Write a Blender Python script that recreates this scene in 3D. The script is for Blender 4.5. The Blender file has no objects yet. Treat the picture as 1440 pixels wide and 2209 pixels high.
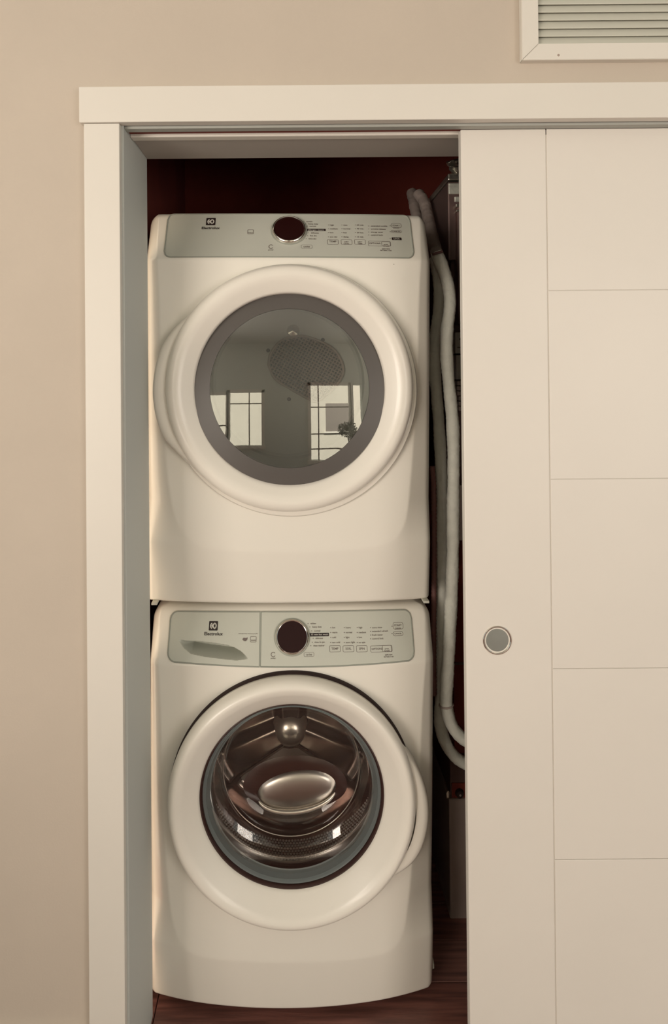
import bpy, bmesh, math, random
import numpy as np
from mathutils import Vector, Matrix
random.seed(7)
rad = math.radians
col = bpy.context.scene.collection
scene = bpy.context.scene

# ------------------------------------------------------------------ camera
F, CX, CY, EYE = 1474.0, 638.0, 775.0, 1.55          # focal length and axis in pixels of the 1440x2209 frame
cam_d = bpy.data.cameras.new('camera')
cam_d.sensor_fit = 'AUTO'; cam_d.sensor_width = 36
cam_d.lens = F / 2209 * 36
cam_d.shift_x = (720 - CX) / 2209
cam_d.shift_y = (CY - 1104.5) / 2209
cam_d.clip_start = .05
cam = bpy.data.objects.new('camera', cam_d); col.objects.link(cam)
CAM_M = Matrix.Translation((0, 0, EYE)) @ Matrix.Rotation(rad(90.45), 4, 'X') @ Matrix.Rotation(rad(-.49), 4, 'Z')
cam.matrix_world = CAM_M
scene.camera = cam

# ------------------------------------------------------------------ light
w = bpy.data.worlds.new('world'); scene.world = w; w.use_nodes = True
bg = w.node_tree.nodes['Background']
bg.inputs[0].default_value = (.92, 1.0, .96, 1); bg.inputs[1].default_value = .52

def area(name, loc, target, sx, sy, power, color):
    l = bpy.data.lights.new(name, 'AREA'); l.shape = 'RECTANGLE'; l.size = sx; l.size_y = sy
    l.energy = power; l.color = color
    o = bpy.data.objects.new(name, l); col.objects.link(o); o.location = loc
    o.rotation_euler = (Vector(target) - Vector(loc)).to_track_quat('-Z', 'Y').to_euler()
    return o
area('window_daylight', (-2.7, -2.5, 1.22), (-.3, 1.5, 1.35), 1.9, 1.7, 135, (1, .885, .775))
area('window_daylight', (3.0, -3.0, 1.4), (0, 1.5, 1.3), 1.8, 1.8, 62, (1, .90, .80))
sun_d = bpy.data.lights.new('sun', 'SUN'); sun_d.energy = 17; sun_d.angle = rad(1); sun_d.color = (1, .93, .80)
sun = bpy.data.objects.new('sun', sun_d); col.objects.link(sun)
sun.rotation_euler = Vector((.1, -.75, -.65)).to_track_quat('-Z', 'Y').to_euler()

vs = scene.view_settings
vs.view_transform = 'Standard'; vs.look = 'None'; vs.gamma = 1; vs.use_curve_mapping = False
vs.exposure = -0.12
scene.cycles.max_bounces = 10
scene.cycles.transparent_max_bounces = 12
scene.cycles.use_denoising = True

# ------------------------------------------------------------------ helpers
def at(px, py, Y):
    """world point seen at pixel (px, py) on the plane y = Y"""
    d = CAM_M.to_3x3() @ Vector(((px - CX) / F, -(py - CY) / F, -1))
    return Vector((0, 0, EYE)) + d * (Y / d.y)

def srgb(r, g, b):
    f = lambda v: (v / 255 / 12.92) if v <= 10 else ((v / 255 + .055) / 1.055) ** 2.4
    return (f(r), f(g), f(b))

def mat(name, c, rough=.5, metal=0, spec=.5, bump=0, bscale=60, var=0, vscale=6, coat=0, stretch=None):
    m = bpy.data.materials.new(name); m.use_nodes = True
    nt = m.node_tree; b = nt.nodes['Principled BSDF']
    b.inputs['Base Color'].default_value = (*c, 1)
    b.inputs['Roughness'].default_value = rough; b.inputs['Metallic'].default_value = metal
    b.inputs['Specular IOR Level'].default_value = spec
    b.inputs['Coat Weight'].default_value = coat; b.inputs['Coat Roughness'].default_value = .04
    tc = nt.nodes.new('ShaderNodeTexCoord'); mp = nt.nodes.new('ShaderNodeMapping')
    nt.links.new(tc.outputs['Object'], mp.inputs[0])
    if stretch: mp.inputs['Scale'].default_value = stretch
    if bump:
        n = nt.nodes.new('ShaderNodeTexNoise'); n.inputs['Scale'].default_value = bscale; n.inputs['Detail'].default_value = 4
        bp = nt.nodes.new('ShaderNodeBump'); bp.inputs['Strength'].default_value = bump; bp.inputs['Distance'].default_value = .002
        nt.links.new(mp.outputs[0], n.inputs[0]); nt.links.new(n.outputs[0], bp.inputs['Height']); nt.links.new(bp.outputs[0], b.inputs['Normal'])
    if var:
        n = nt.nodes.new('ShaderNodeTexNoise'); n.inputs['Scale'].default_value = vscale; n.inputs['Detail'].default_value = 5
        r = nt.nodes.new('ShaderNodeValToRGB')
        r.color_ramp.elements[0].position = .3; r.color_ramp.elements[1].position = .7
        r.color_ramp.elements[0].color = (*[v * (1 - var) for v in c], 1); r.color_ramp.elements[1].color = (*[min(1, v * (1 + var)) for v in c], 1)
        nt.links.new(mp.outputs[0], n.inputs[0]); nt.links.new(n.outputs[0], r.inputs[0]); nt.links.new(r.outputs[0], b.inputs['Base Color'])
    return m

def glass(name, tint, base=.08, k=1.0, gcol=(1, 1, 1), rough=0.0, ior=1.5):
    m = bpy.data.materials.new(name); m.use_nodes = True; nt = m.node_tree
    for n in list(nt.nodes):
        if n.type == 'BSDF_PRINCIPLED': nt.nodes.remove(n)
    out = [n for n in nt.nodes if n.type == 'OUTPUT_MATERIAL'][0]
    t = nt.nodes.new('ShaderNodeBsdfTransparent'); t.inputs[0].default_value = (*tint, 1)
    g = nt.nodes.new('ShaderNodeBsdfGlossy'); g.inputs['Roughness'].default_value = rough; g.inputs[0].default_value = (*gcol, 1)
    fr = nt.nodes.new('ShaderNodeFresnel'); fr.inputs[0].default_value = ior
    ma = nt.nodes.new('ShaderNodeMath'); ma.operation = 'MULTIPLY_ADD'; ma.use_clamp = True
    ma.inputs[1].default_value = k; ma.inputs[2].default_value = base
    mx = nt.nodes.new('ShaderNodeMixShader')
    nt.links.new(fr.outputs[0], ma.inputs[0]); nt.links.new(ma.outputs[0], mx.inputs[0])
    nt.links.new(t.outputs[0], mx.inputs[1]); nt.links.new(g.outputs[0], mx.inputs[2]); nt.links.new(mx.outputs[0], out.inputs[0])
    return m

M = dict(
    wall=mat('wall_paint', (.565, .49, .41), .85, bump=.12, bscale=220, var=.02),
    trim=mat('trim_paint', (.76, .72, .65), .45, bump=.04, bscale=30, var=.01),
    door=mat('door_paint', (.775, .73, .665), .42, bump=.03, bscale=25, var=.01),
    reveal=mat('shaded_reveal_white', (.61, .63, .60), .6, bump=.05, bscale=60),  # jamb white greyed, its shade put into the colour
    soffit=mat('shaded_soffit_white', (.43, .395, .36), .7),  # darker again, shade under the header put into the colour
    dark=mat('closet_shade_brown', (.19, .030, .018), .9, bump=.1, var=.1),  # red-brown shadow tone of the closet put into the colour
    enamel=mat('white_enamel', (.87, .835, .755), .22, coat=.35, bump=.015, bscale=8),
    plastic=mat('white_plastic', (.87, .83, .75), .32, coat=.12),
    console=mat('silver_console', (.60, .61, .54), .33, metal=.15, coat=.25),
    groove=mat('console_edge', (.33, .345, .30), .45),
    print=mat('grey_print', (.17, .135, .12), .5),
    printlight=mat('pale_print', (.62, .60, .54), .5),
    black=mat('black_print', (.018, .008, .008), .4),
    screen=mat('dark_screen', (.018, .002, .002), .35, spec=.3),
    chrome=mat('chrome', (.78, .74, .68), .12, metal=1),
    satin2=mat('track_metal', (.42, .43, .39), .5),
    satin=mat('satin_nickel', (.36, .385, .355), .38, metal=.8),
    steel=mat('drum_steel', (.41, .35, .315), .22, metal=.9, bump=.03, bscale=12),  # brown of the reddish shade inside the drum put into the steel
    dimple=mat('dimple_steel', (.96, .93, .88), .5, metal=.0),
    brushed=mat('brushed_steel', (.52, .49, .44), .5, metal=.5),
    hub=mat('hub_steel', (.85, .80, .72), .28, metal=.85),
    darksteel=mat('shaded_drum_steel', (.17, .10, .08), .24, metal=.8),  # drum steel darkened, shade on the drum wall put into the colour
    drum=mat('drum_enamel', (.62, .63, .58), .5, metal=.2),
    grate=mat('grate_metal', (.42, .33, .28), .5, metal=.2),
    hole=mat('hole_dark', (.022, .008, .006), .8),
    gasket=mat('rubber_gasket', (.27, .32, .325), .25),
    brown=mat('dark_brown_ring', (.042, .018, .015), .18),
    border=mat('tinted_border', (.105, .095, .088), .38, spec=.35),
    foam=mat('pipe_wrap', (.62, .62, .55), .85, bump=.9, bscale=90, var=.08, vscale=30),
    foamdark=mat('shaded_pipe_wrap', (.34, .28, .25), .85, bump=.6, bscale=90, var=.1, vscale=30),  # same wrap darkened, reddish shade on the upper stubs in the colour
    hose=mat('brown_hose', (.17, .075, .065), .6, bump=.4, bscale=200),
    band=mat('brown_tie', (.10, .04, .035), .6),
    duct=mat('shaded_duct_metal', (.16, .105, .095), .45, metal=.4, bump=.15, bscale=20, var=.12),  # duct metal darkened and reddened, closet shade put into the colour
    foil2=mat('dull_foil', (.55, .55, .48), .4, metal=.35, bump=1.0, bscale=60, var=.2, vscale=40),
    foil=mat('foil_tape', (.62, .60, .52), .28, metal=.9, bump=1.0, bscale=45),
    cabinet=mat('brown_cabinet', (.115, .062, .052), .55, bump=.08, var=.08),
    greypanel=mat('grey_brown_panel', (.34, .27, .24), .5, metal=.2, bump=.05, var=.08),
    label=mat('paper_label', (.42, .41, .37), .7),
    floor=mat('dark_wood', (.19, .080, .064), .38, bump=.2, bscale=30, var=.5, vscale=5, stretch=(1, 14, 14)),
    floor2=mat('dark_wood_light', (.24, .115, .094), .38, bump=.2, bscale=30, var=.5, vscale=5, stretch=(1, 14, 14)),
    slat=mat('grille_paint', (.62, .61, .53), .5),
    roomwall=mat('room_paint', (.64, .67, .62), .85),
    blocker=mat('dark_paint', (.20, .17, .155), .5),  # shared by the added blocker, side table and facade window
    blocker_lid=mat('pale_stone', (.55, .56, .52), .3, var=.06),
    facade=mat('facade_render', (.62, .58, .50), .9, bump=.1, var=.03),
    leaf=mat('dark_leaf', (.05, .045, .035), .6, var=.2),
    bark=mat('bark', (.05, .035, .03), .8),
    pot=mat('clay_pot', (.45, .42, .38), .7),
    glass=glass('door_glass', (.84, .83, .80), .19, 1.0),
    porthole=glass('porthole_glass', (.97, .96, .95), .02, .9),
    bowl=glass('bowl_glass', (.97, .95, .93), .0, .38),
    pane=glass('window_pane', (.97, .98, .98), .0, .8),
    lens=glass('refraction_glass', (.80, .74, .70), .55, 1.0, (.85, .80, .73), .30),
)

def props(o, label=None, cat=None, group=None, kind=None):
    if label: o['label'] = label
    if cat: o['category'] = cat
    if group: o['group'] = group
    if kind: o['kind'] = kind
    return o

def link(name, me, m, parent=None, smooth=False):
    o = bpy.data.objects.new(name, me); col.objects.link(o)
    if m is not None: me.materials.append(m)
    if parent is not None: o.parent = parent
    if smooth: me.shade_smooth()
    return o

def pymesh(name, V, Fc, m, parent=None, smooth=False, angle=None):
    me = bpy.data.meshes.new(name); me.from_pydata([tuple(v) for v in V], [], [tuple(f) for f in Fc]); me.validate(); me.update()
    b = bmesh.new(); b.from_mesh(me); bmesh.ops.recalc_face_normals(b, faces=b.faces); b.to_mesh(me); b.free()
    o = link(name, me, m, parent, smooth)
    if angle is not None:
        me.shade_smooth(); sharpen(me, angle)
    return o

def sharpen(me, deg):
    b = bmesh.new(); b.from_mesh(me)
    for e in b.edges:
        if len(e.link_faces) == 2 and e.calc_face_angle(0) > rad(deg): e.smooth = False
    b.to_mesh(me); b.free()

def box(name, x, y, z, m, parent=None, bevel=0, segs=2):
    b = bmesh.new()
    bmesh.ops.create_cube(b, size=1)
    for v in b.verts:
        v.co = Vector((x[0] + (v.co.x + .5) * (x[1] - x[0]), y[0] + (v.co.y + .5) * (y[1] - y[0]), z[0] + (v.co.z + .5) * (z[1] - z[0])))
    if bevel: bmesh.ops.bevel(b, geom=list(b.edges), offset=bevel, segments=segs, affect='EDGES', profile=.5)
    me = bpy.data.meshes.new(name); b.to_mesh(me); b.free()
    return link(name, me, m, parent)

def boxes(name, lst, m, parent=None):
    V, Fc = [], []
    for x, y, z in lst:
        n = len(V)
        V += [(x[i], y[j], z[k]) for i in (0, 1) for j in (0, 1) for k in (0, 1)]
        Fc += [(n, n+1, n+3, n+2), (n+4, n+6, n+7, n+5), (n, n+4, n+5, n+1), (n+2, n+3, n+7, n+6), (n, n+2, n+6, n+4), (n+1, n+5, n+7, n+3)]
    return pymesh(name, V, Fc, m, parent)

def prism(name, pts, y0, y1, m, parent=None, bevel=0):
    """outline in x-z extruded along y"""
    b = bmesh.new()
    vs0 = [b.verts.new((p[0], y0, p[1])) for p in pts]; vs1 = [b.verts.new((p[0], y1, p[1])) for p in pts]
    b.faces.new(vs0); b.faces.new(vs1[::-1])
    n = len(pts)
    for i in range(n): b.faces.new((vs0[i], vs0[(i+1) % n], vs1[(i+1) % n], vs1[i]))
    bmesh.ops.recalc_face_normals(b, faces=b.faces)
    if bevel: bmesh.ops.bevel(b, geom=[e for e in b.edges if abs(e.verts[0].co.y - e.verts[1].co.y) < 1e-6], offset=bevel, segments=2, affect='EDGES')
    me = bpy.data.meshes.new(name); b.to_mesh(me); b.free()
    return link(name, me, m, parent)

def lathe(name, prof, c, m, parent=None, n=160, sharp=30, a0=0, a1=360, rmod=None, close=False):
    """prof: (radius, protrusion towards the room); c=(x, z, p0) in the parent's space"""
    V, Fc = [], []
    full = abs(a1 - a0) >= 360
    cnt = n if full else n + 1
    for i in range(cnt):
        a = rad(a0 + (a1 - a0) * i / n)
        for r, p in prof:
            rr = r if rmod is None else rmod(a, r, p)
            V.append((c[0] + rr * math.cos(a), -(c[2] + p), c[1] + rr * math.sin(a)))
    k = len(prof)
    for i in range(n if full else n):
        j = (i + 1) % cnt if full else i + 1
        for q in range(k - 1 if not close else k):
            q2 = (q + 1) % k
            Fc.append((i*k+q, j*k+q, j*k+q2, i*k+q2))
    return pymesh(name, V, Fc, m, parent, angle=sharp)

def disc(name, r, c, m, parent=None, n=96, bulge=0, rings=1):
    V = [(c[0], -(c[2] + bulge), c[1])]; Fc = []
    for q in range(1, rings + 1):
        rr = r * q / rings
        for i in range(n):
            a = 2 * math.pi * i / n
            V.append((c[0] + rr * math.cos(a), -(c[2] + bulge * (1 - (q / rings) ** 2)), c[1] + rr * math.sin(a)))
    for i in range(n): Fc.append((0, 1 + i, 1 + (i + 1) % n))
    for q in range(rings - 1):
        for i in range(n):
            a, b_ = 1 + q*n + i, 1 + q*n + (i+1) % n
            Fc.append((a, a + n, b_ + n, b_))
    return pymesh(name, V, Fc, m, parent, smooth=rings > 1)

def smooth_path(pts, per=8):
    P = [Vector(p) for p in pts]; out = []
    P = [P[0] * 2 - P[1]] + P + [P[-1] * 2 - P[-2]]
    for i in range(1, len(P) - 2):
        for s in range(per):
            t = s / per; a, b, c, d = P[i-1], P[i], P[i+1], P[i+2]
            out.append(.5 * ((2*b) + (c-a)*t + (2*a-5*b+4*c-d)*t*t + (3*b-a-3*c+d)*t**3))
    out.append(P[-2]); return out

def tube(name, path, r, m, parent=None, n=16, caps=True, smooth=True, bump=0, closed=False):
    V, Fc = [], []
    P = [Vector(p) for p in path]; N = len(P); up = None
    for i, p in enumerate(P):
        if closed: t = P[(i+1) % N] - P[i-1]
        else: t = P[min(i+1, N-1)] - P[max(i-1, 0)]
        t.normalize()
        if up is None: up = Vector((0, 1, 0)) if abs(t.y) < .9 else Vector((1, 0, 0))
        s = t.cross(up).normalized(); up = s.cross(t).normalized()
        rr = r(i / max(1, N-1)) if callable(r) else r
        for k in range(n):
            a = 2 * math.pi * k / n
            q = rr * (1 + (random.uniform(-bump, bump) if bump else 0))
            V.append(p + s * (q * math.cos(a)) + up * (q * math.sin(a)))
    for i in range(N if closed else N-1):
        i2 = (i + 1) % N
        for k in range(n): Fc.append((i*n+k, i*n+(k+1) % n, i2*n+(k+1) % n, i2*n+k))
    if caps and not closed: Fc += [tuple(range(n)), tuple(range((N-1)*n, N*n))[::-1]]
    return pymesh(name, V, Fc, m, parent, angle=50 if smooth else None)

def empty(name, mtx, label, cat, group=None):
    o = bpy.data.objects.new(name, None); col.objects.link(o); o.matrix_world = mtx; o.empty_display_size = .1
    return props(o, label, cat, group)

def S(o): o['kind'] = 'structure'; return o

# ------------------------------------------------------------------ the room
YT = 1.400        # face of the casing
YW = 1.418        # face of the painted wall
XJ = -.3585       # jamb face on the left
ZH = 2.048        # underside of the header
YB = 1.642        # rear edge of the reveal
ZC = 3.2          # room ceiling
W = YW
vL = at(1120, 137, W); vent_x0, vent_z0 = vL.x, vL.z        # outer corner of the vent frame
S(boxes('wall_front', [
    ((-3.6, XJ - .012), (W, W + .14), (0, ZC)),
    ((XJ - .012, 3.6), (W, W + .14), (ZH + .05, vent_z0 + .03)),
    ((XJ - .012, vent_x0 + .03), (W, W + .14), (vent_z0 + .03, ZC)),
    ((vent_x0 + .58, 3.6), (W, W + .14), (vent_z0 + .03, ZC)),
    ((vent_x0 + .03, vent_x0 + .58), (W, W + .14), (vent_z0 + .36, ZC)),
    ((1.42, 3.6), (W, W + .14), (0, ZH + .012)),
], M['wall']))
S(boxes('wall_rear', [
    ((-3.6, -2.2), (-4.15, -4.0), (0, ZC)), ((-2.2, -1.34), (-4.15, -4.0), (0, .75)), ((-2.2, -1.34), (-4.15, -4.0), (1.95, ZC)),
    ((-1.28, -.48), (-4.15, -4.0), (0, .72)), ((-1.28, -.48), (-4.15, -4.0), (2.0, ZC)), ((-1.34, -1.28), (-4.15, -4.0), (0, ZC)),
    ((-.48, .65), (-4.15, -4.0), (0, ZC)), ((.65, 1.95), (-4.15, -4.0), (0, .35)), ((.65, 1.95), (-4.15, -4.0), (2.16, ZC)),
    ((1.95, 3.6), (-4.15, -4.0), (0, ZC))], M['roomwall']))
S(box('ceiling', (-3.6, 3.6), (-4.15, 1.56), (ZC, ZC + .1), M['roomwall']))
fl = S(box('floor', (-3.6, 3.6), (-4.15, 3.0), (-.1, -.012), M['floor']))
k = 0
for row in range(19):
    y0 = .35 + row * .125
    x = -1.15 - (row * .37) % .9
    while x < 1.1:
        L = .9
        o = box('plank', (0, L - .002), (0, .123), (-.012, 0), M['floor'] if k % 3 else M['floor2'], fl, .001, 1) if k < 2 else None
        if o is None:
            src = plank_a if k % 3 else plank_b
            o = src.copy(); col.objects.link(o); o.parent = fl
        if k == 0: plank_b = o
        if k == 1: plank_a = o
        o.location = (x, y0, 0); x += L; k += 1
S(box('baseboard_front', (-3.6, at(190, 2190, W).x), (W - .014, W), (0, .196), M['trim'], None, .004))
# windows behind the photographer
def window(name, x0, x1, z0, z1, bars_x, bars_z):
    fr = S(boxes(name, [((x0 - .05, x0 + .02), (-4.03, -3.97), (z0 - .05, z1 + .05)), ((x1 - .02, x1 + .05), (-4.03, -3.97), (z0 - .05, z1 + .05)),
                        ((x0 - .05, x1 + .05), (-4.03, -3.97), (z1 - .02, z1 + .06)), ((x0 - .07, x1 + .07), (-4.03, -3.92), (z0 - .06, z0 + .01))], M['trim']))
    for bx in bars_x: box('glazing_bar', (bx - .012, bx + .012), (-4.06, -4.03), (z0, z1), M['cabinet'], fr)
    for bz in bars_z: box('glazing_bar', (x0, x1), (-4.061, -4.029), (bz - .014, bz + .014), M['cabinet'], fr)
    box('pane', (x0, x1), (-4.075, -4.07), (z0, z1), M['pane'], fr)
window('window_1', -1.28, -.48, .72, 2.0, [-.80], [1.72])
window('window_2', .65, 1.62, .35, 2.16, [.86], [1.62, .98, .62])
window('window_3', -2.2, -1.34, .75, 1.95, [], [1.2])
S(box('trim_5', (1.64, 1.72), (-4.0, -3.97), (.3, 2.2), M['trim']))
S(box('wall_outside', (-5, 5), (-9.6, -9.4), (-1, 6), M['facade']))
wf = S(box('window_4', (1.95, 3.0), (-9.41, -9.38), (.7, 1.95), M['blocker']))
box('sill', (1.85, 3.1), (-9.4, -9.33), (.6, .7), M['trim'], wf)
blk = empty('shade_blocker', Matrix.Translation((-2.2, -.75, 0)), 'unseen low island with pale worktop standing behind the camera', 'blocker')  # unseen block added only to shade the lower left wall
box('blocker_body', (-.75, .75), (-.3, .3), (0, .84), M['blocker'], blk, .004)
box('lid', (-.78, .78), (-.33, .33), (.842, .88), M['blocker_lid'], blk, .006)
# topiary on a small table by window 2
tb = empty('side_table', Matrix.Translation((1.42, -3.4, 0)), 'small dark table under the topiary by the window mirrored in the dryer glass', 'table')
lathe('table_top', [(0.001, 0), (.26, 0), (.26, .03), (.001, .03)], (0, 0, 0), M['blocker'], tb, 48).rotation_euler = (rad(-90), 0, 0)
tb.children[0].location.z = .42
tube('leg', [(0, 0, .42), (0, 0, .03)], .025, M['blocker'], tb, 12)
box('foot', (-.16, .16), (-.16, .16), (0, .03), M['blocker'], tb, .006)
tp = empty('topiary_tree', Matrix.Translation((1.42, -3.4, .452)), 'round headed topiary tree in a pale pot, mirrored at lower right of the dryer glass', 'plant')
tube('pot', [(0, 0, 0), (0, 0, .12)], lambda t: .06 + .025 * t, M['pot'], tp, 24)
tube('trunk', [(0, 0, .12), (.005, 0, .3), (0, 0, .52)], .012, M['bark'], tp, 8)
V, Fc = [], []
for i in range(420):
    d = Vector((random.gauss(0, 1), random.gauss(0, 1), random.gauss(0, 1))).normalized() * (.23 * random.random() ** .4)
    c0 = Vector((0, 0, .66)) + Vector((d.x, d.y, d.z * .8))
    a = Vector((random.uniform(-1, 1), random.uniform(-1, 1), random.uniform(-1, 1))).normalized() * .032
    b_ = a.cross(Vector((random.uniform(-1, 1), 1, random.uniform(-1, 1)))).normalized() * .013
    n = len(V); V += [c0 - a, c0 + b_, c0 + a, c0 - b_]; Fc.append((n, n+1, n+2, n+3))
props(pymesh('foliage', V, Fc, M['leaf'], tp), kind='stuff')

# ------------------------------------------------------------------ closet shell
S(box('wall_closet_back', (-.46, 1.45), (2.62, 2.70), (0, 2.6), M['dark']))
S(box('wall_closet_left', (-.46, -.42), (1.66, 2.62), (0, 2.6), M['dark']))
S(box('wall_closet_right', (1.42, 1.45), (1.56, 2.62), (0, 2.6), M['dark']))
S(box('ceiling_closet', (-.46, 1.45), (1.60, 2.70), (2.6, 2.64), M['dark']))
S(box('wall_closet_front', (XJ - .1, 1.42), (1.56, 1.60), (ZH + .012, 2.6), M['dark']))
# ------------------------------------------------------------------ casing, jamb, header, tracks
xo = at(186, 1200, YT).x
S(box('trim_1', (xo, XJ), (YT, W), (0, ZH + .001), M['trim'], None, .0015))
hz = at(700, 184, YT).z
S(box('trim_2', (at(170, 225, YT - .004).x, 1.5), (YT - .004, W), (ZH + .002, hz), M['trim'], None, .0015))
S(box('trim_3', (XJ - .012, XJ + .004), (YT + .0185, YB), (0, ZH + .05), M['reveal'], None, .001))           # jamb lining
S(box('trim_4', (XJ - .010, 1.4), (YT + .002, 1.4183), (ZH + .0022, ZH + .05), M['trim']))                    # front lip of the header
S(box('trim_6', (XJ + .0042, 1.4), (1.4250, 1.4470), (ZH - .002, ZH + .05), M['satin2'], None, .001))
S(boxes('track_shade', [((XJ + .0042, 1.4), (1.4190, 1.4248), (ZH + .0045, ZH + .04)), ((XJ + .0042, 1.4), (1.4472, 1.4713), (ZH + .003, ZH + .04))], M['dark']))  # dark strips added to stand in for shade in the track grooves
S(box('trim_7', (XJ + .0042, 1.4), (1.4715, 1.4980), (ZH - .004, ZH + .05), M['trim'], None, .003))
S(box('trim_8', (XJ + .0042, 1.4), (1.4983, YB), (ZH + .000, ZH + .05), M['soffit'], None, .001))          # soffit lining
S(box('trim_9', (XJ + .005, 1.4), (1.4195, 1.4715), (ZH + .042, ZH + .049), M['dark']))                        # bottom of the track grooves, coloured dark for their shade

# ------------------------------------------------------------------ sliding door
YD = 1.4478
dx0 = (at(996, 300, YD).x + at(1010, 2200, YD).x) / 2
gx = (at(1177, 290, YD).x + at(1200, 2200, YD).x) / 2
dz1 = ZH - .0015; dz0 = .012
DR = props(box('door_1', (dx0 + .004, 1.36), (YD + .0022, YD + .022), (dz0 + .002, dz1 - .012), M['door']), 'cream sliding closet door pushed over the closet opening', kind='structure')
g = .0006
box('door_stile', (dx0, gx - g), (YD, YD + .0225), (dz0, dz1), M['door'], DR, .0022)
zs = [at(1300, y, YD).z for y in (626, 1033, 1442, 1854)]
zz = [dz1] + zs + [dz0]
for i in range(5):
    box('door_panel', (gx + g, 1.36), (YD, YD + .0021), (zz[i+1] + g * .8, zz[i] - g * .8), M['door'], DR, .0009)
hc = at(1072, 1381, YD)
px_ = YD / F
cup = lathe('finger_pull', [(31*px_, 0), (31*px_, .0016), (30*px_, .0026), (28.5*px_, .0026), (27.3*px_, .0016), (26.6*px_, -.001), (25*px_, -.0035), (.0001, -.0035)], (hc.x, hc.z, -YD + .0), M['chrome'], DR, 72, 40)
lathe('pull_plate', [(25.6*px_, -.001), (24*px_, .0004), (.0001, .0006)], (hc.x, hc.z, -YD), M['satin'], cup, 64, 40)

# ------------------------------------------------------------------ air vent
vt = empty('air_vent', Matrix.Translation((vent_x0, W, vent_z0)), 'white louvred return air vent above the closet header', 'vent')
fw = at(1155, 60, W).x - vent_x0; VW, VH = .61, .39
fh = at(1300, 97, W).z - at(1300, 132, W).z
fy = (-.016, 0)
def mitre(pts, nm): return prism(nm, pts, fy[0], fy[1], M['trim'], vt, .001)
e = .0004
mitre([(0, e), (fw, fh + e), (fw, VH - fh - e), (0, VH - e)], 'frame_rail')
mitre([(VW, e), (VW - fw, fh + e), (VW - fw, VH - fh - e), (VW, VH - e)], 'frame_rail')
mitre([(e, 0), (VW - e, 0), (VW - fw - e, fh), (fw + e, fh)], 'frame_rail')
mitre([(e, VH), (VW - e, VH), (VW - fw - e, VH - fh), (fw + e, VH - fh)], 'frame_rail')
sp = 17.4 * W / F
ns = int((VH - 2 * fh) / sp)
for i in range(ns + 1):
    z = fh + .0035 + i * sp
    if z > VH - fh - .004: break
    if i == 0:
        sl = prism('slat', [(0, 0), (.001, 0), (.001, .001), (0, .001)], 0, 1, M['slat'], vt)
        Vs = []
        pr = [(-.0035, 0), (-.0035, .0018), (.006, .0205), (.0072, .0205), (.0072, .019), (-.002, 0)]
        me = bpy.data.meshes.new('slat')
        Vs = [(fw - .004, a, b) for a, b in pr] + [(VW - fw + .004, a, b) for a, b in pr]
        nf = len(pr)
        me.from_pydata(Vs, [], [tuple(range(nf))[::-1], tuple(range(nf, 2*nf))] + [(j, (j+1) % nf, nf + (j+1) % nf, nf + j) for j in range(nf)])
        me.materials.append(M['slat']); me.update(); sl.data = me
    else:
        sl = sl.copy(); col.objects.link(sl); sl.parent = vt
    sl.location = (0, 0, z)
box('back_plate', (.035, VW - .035), (.03, .034), (.035, VH - .035), M['groove'], vt)
sc = at(1204, 119, W - .016)
lathe('screw', [(.0026, 0), (.0022, .0008), (.0001, .001)], (sc.x - vent_x0, sc.z - vent_z0, .016), M['grate'], vt, 16)

# ------------------------------------------------------------------ washing machine and dryer
def rrect(w, h, r, n=8):
    o = []
    for cx, cy, a in ((w/2 - r, h/2 - r, 0), (-w/2 + r, h/2 - r, 90), (-w/2 + r, -h/2 + r, 180), (w/2 - r, -h/2 + r, 270)):
        for i in range(n + 1):
            t = rad(a + 90 * i / n); o.append((cx + r * math.cos(t), cy + r * math.sin(t)))
    return o

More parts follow.
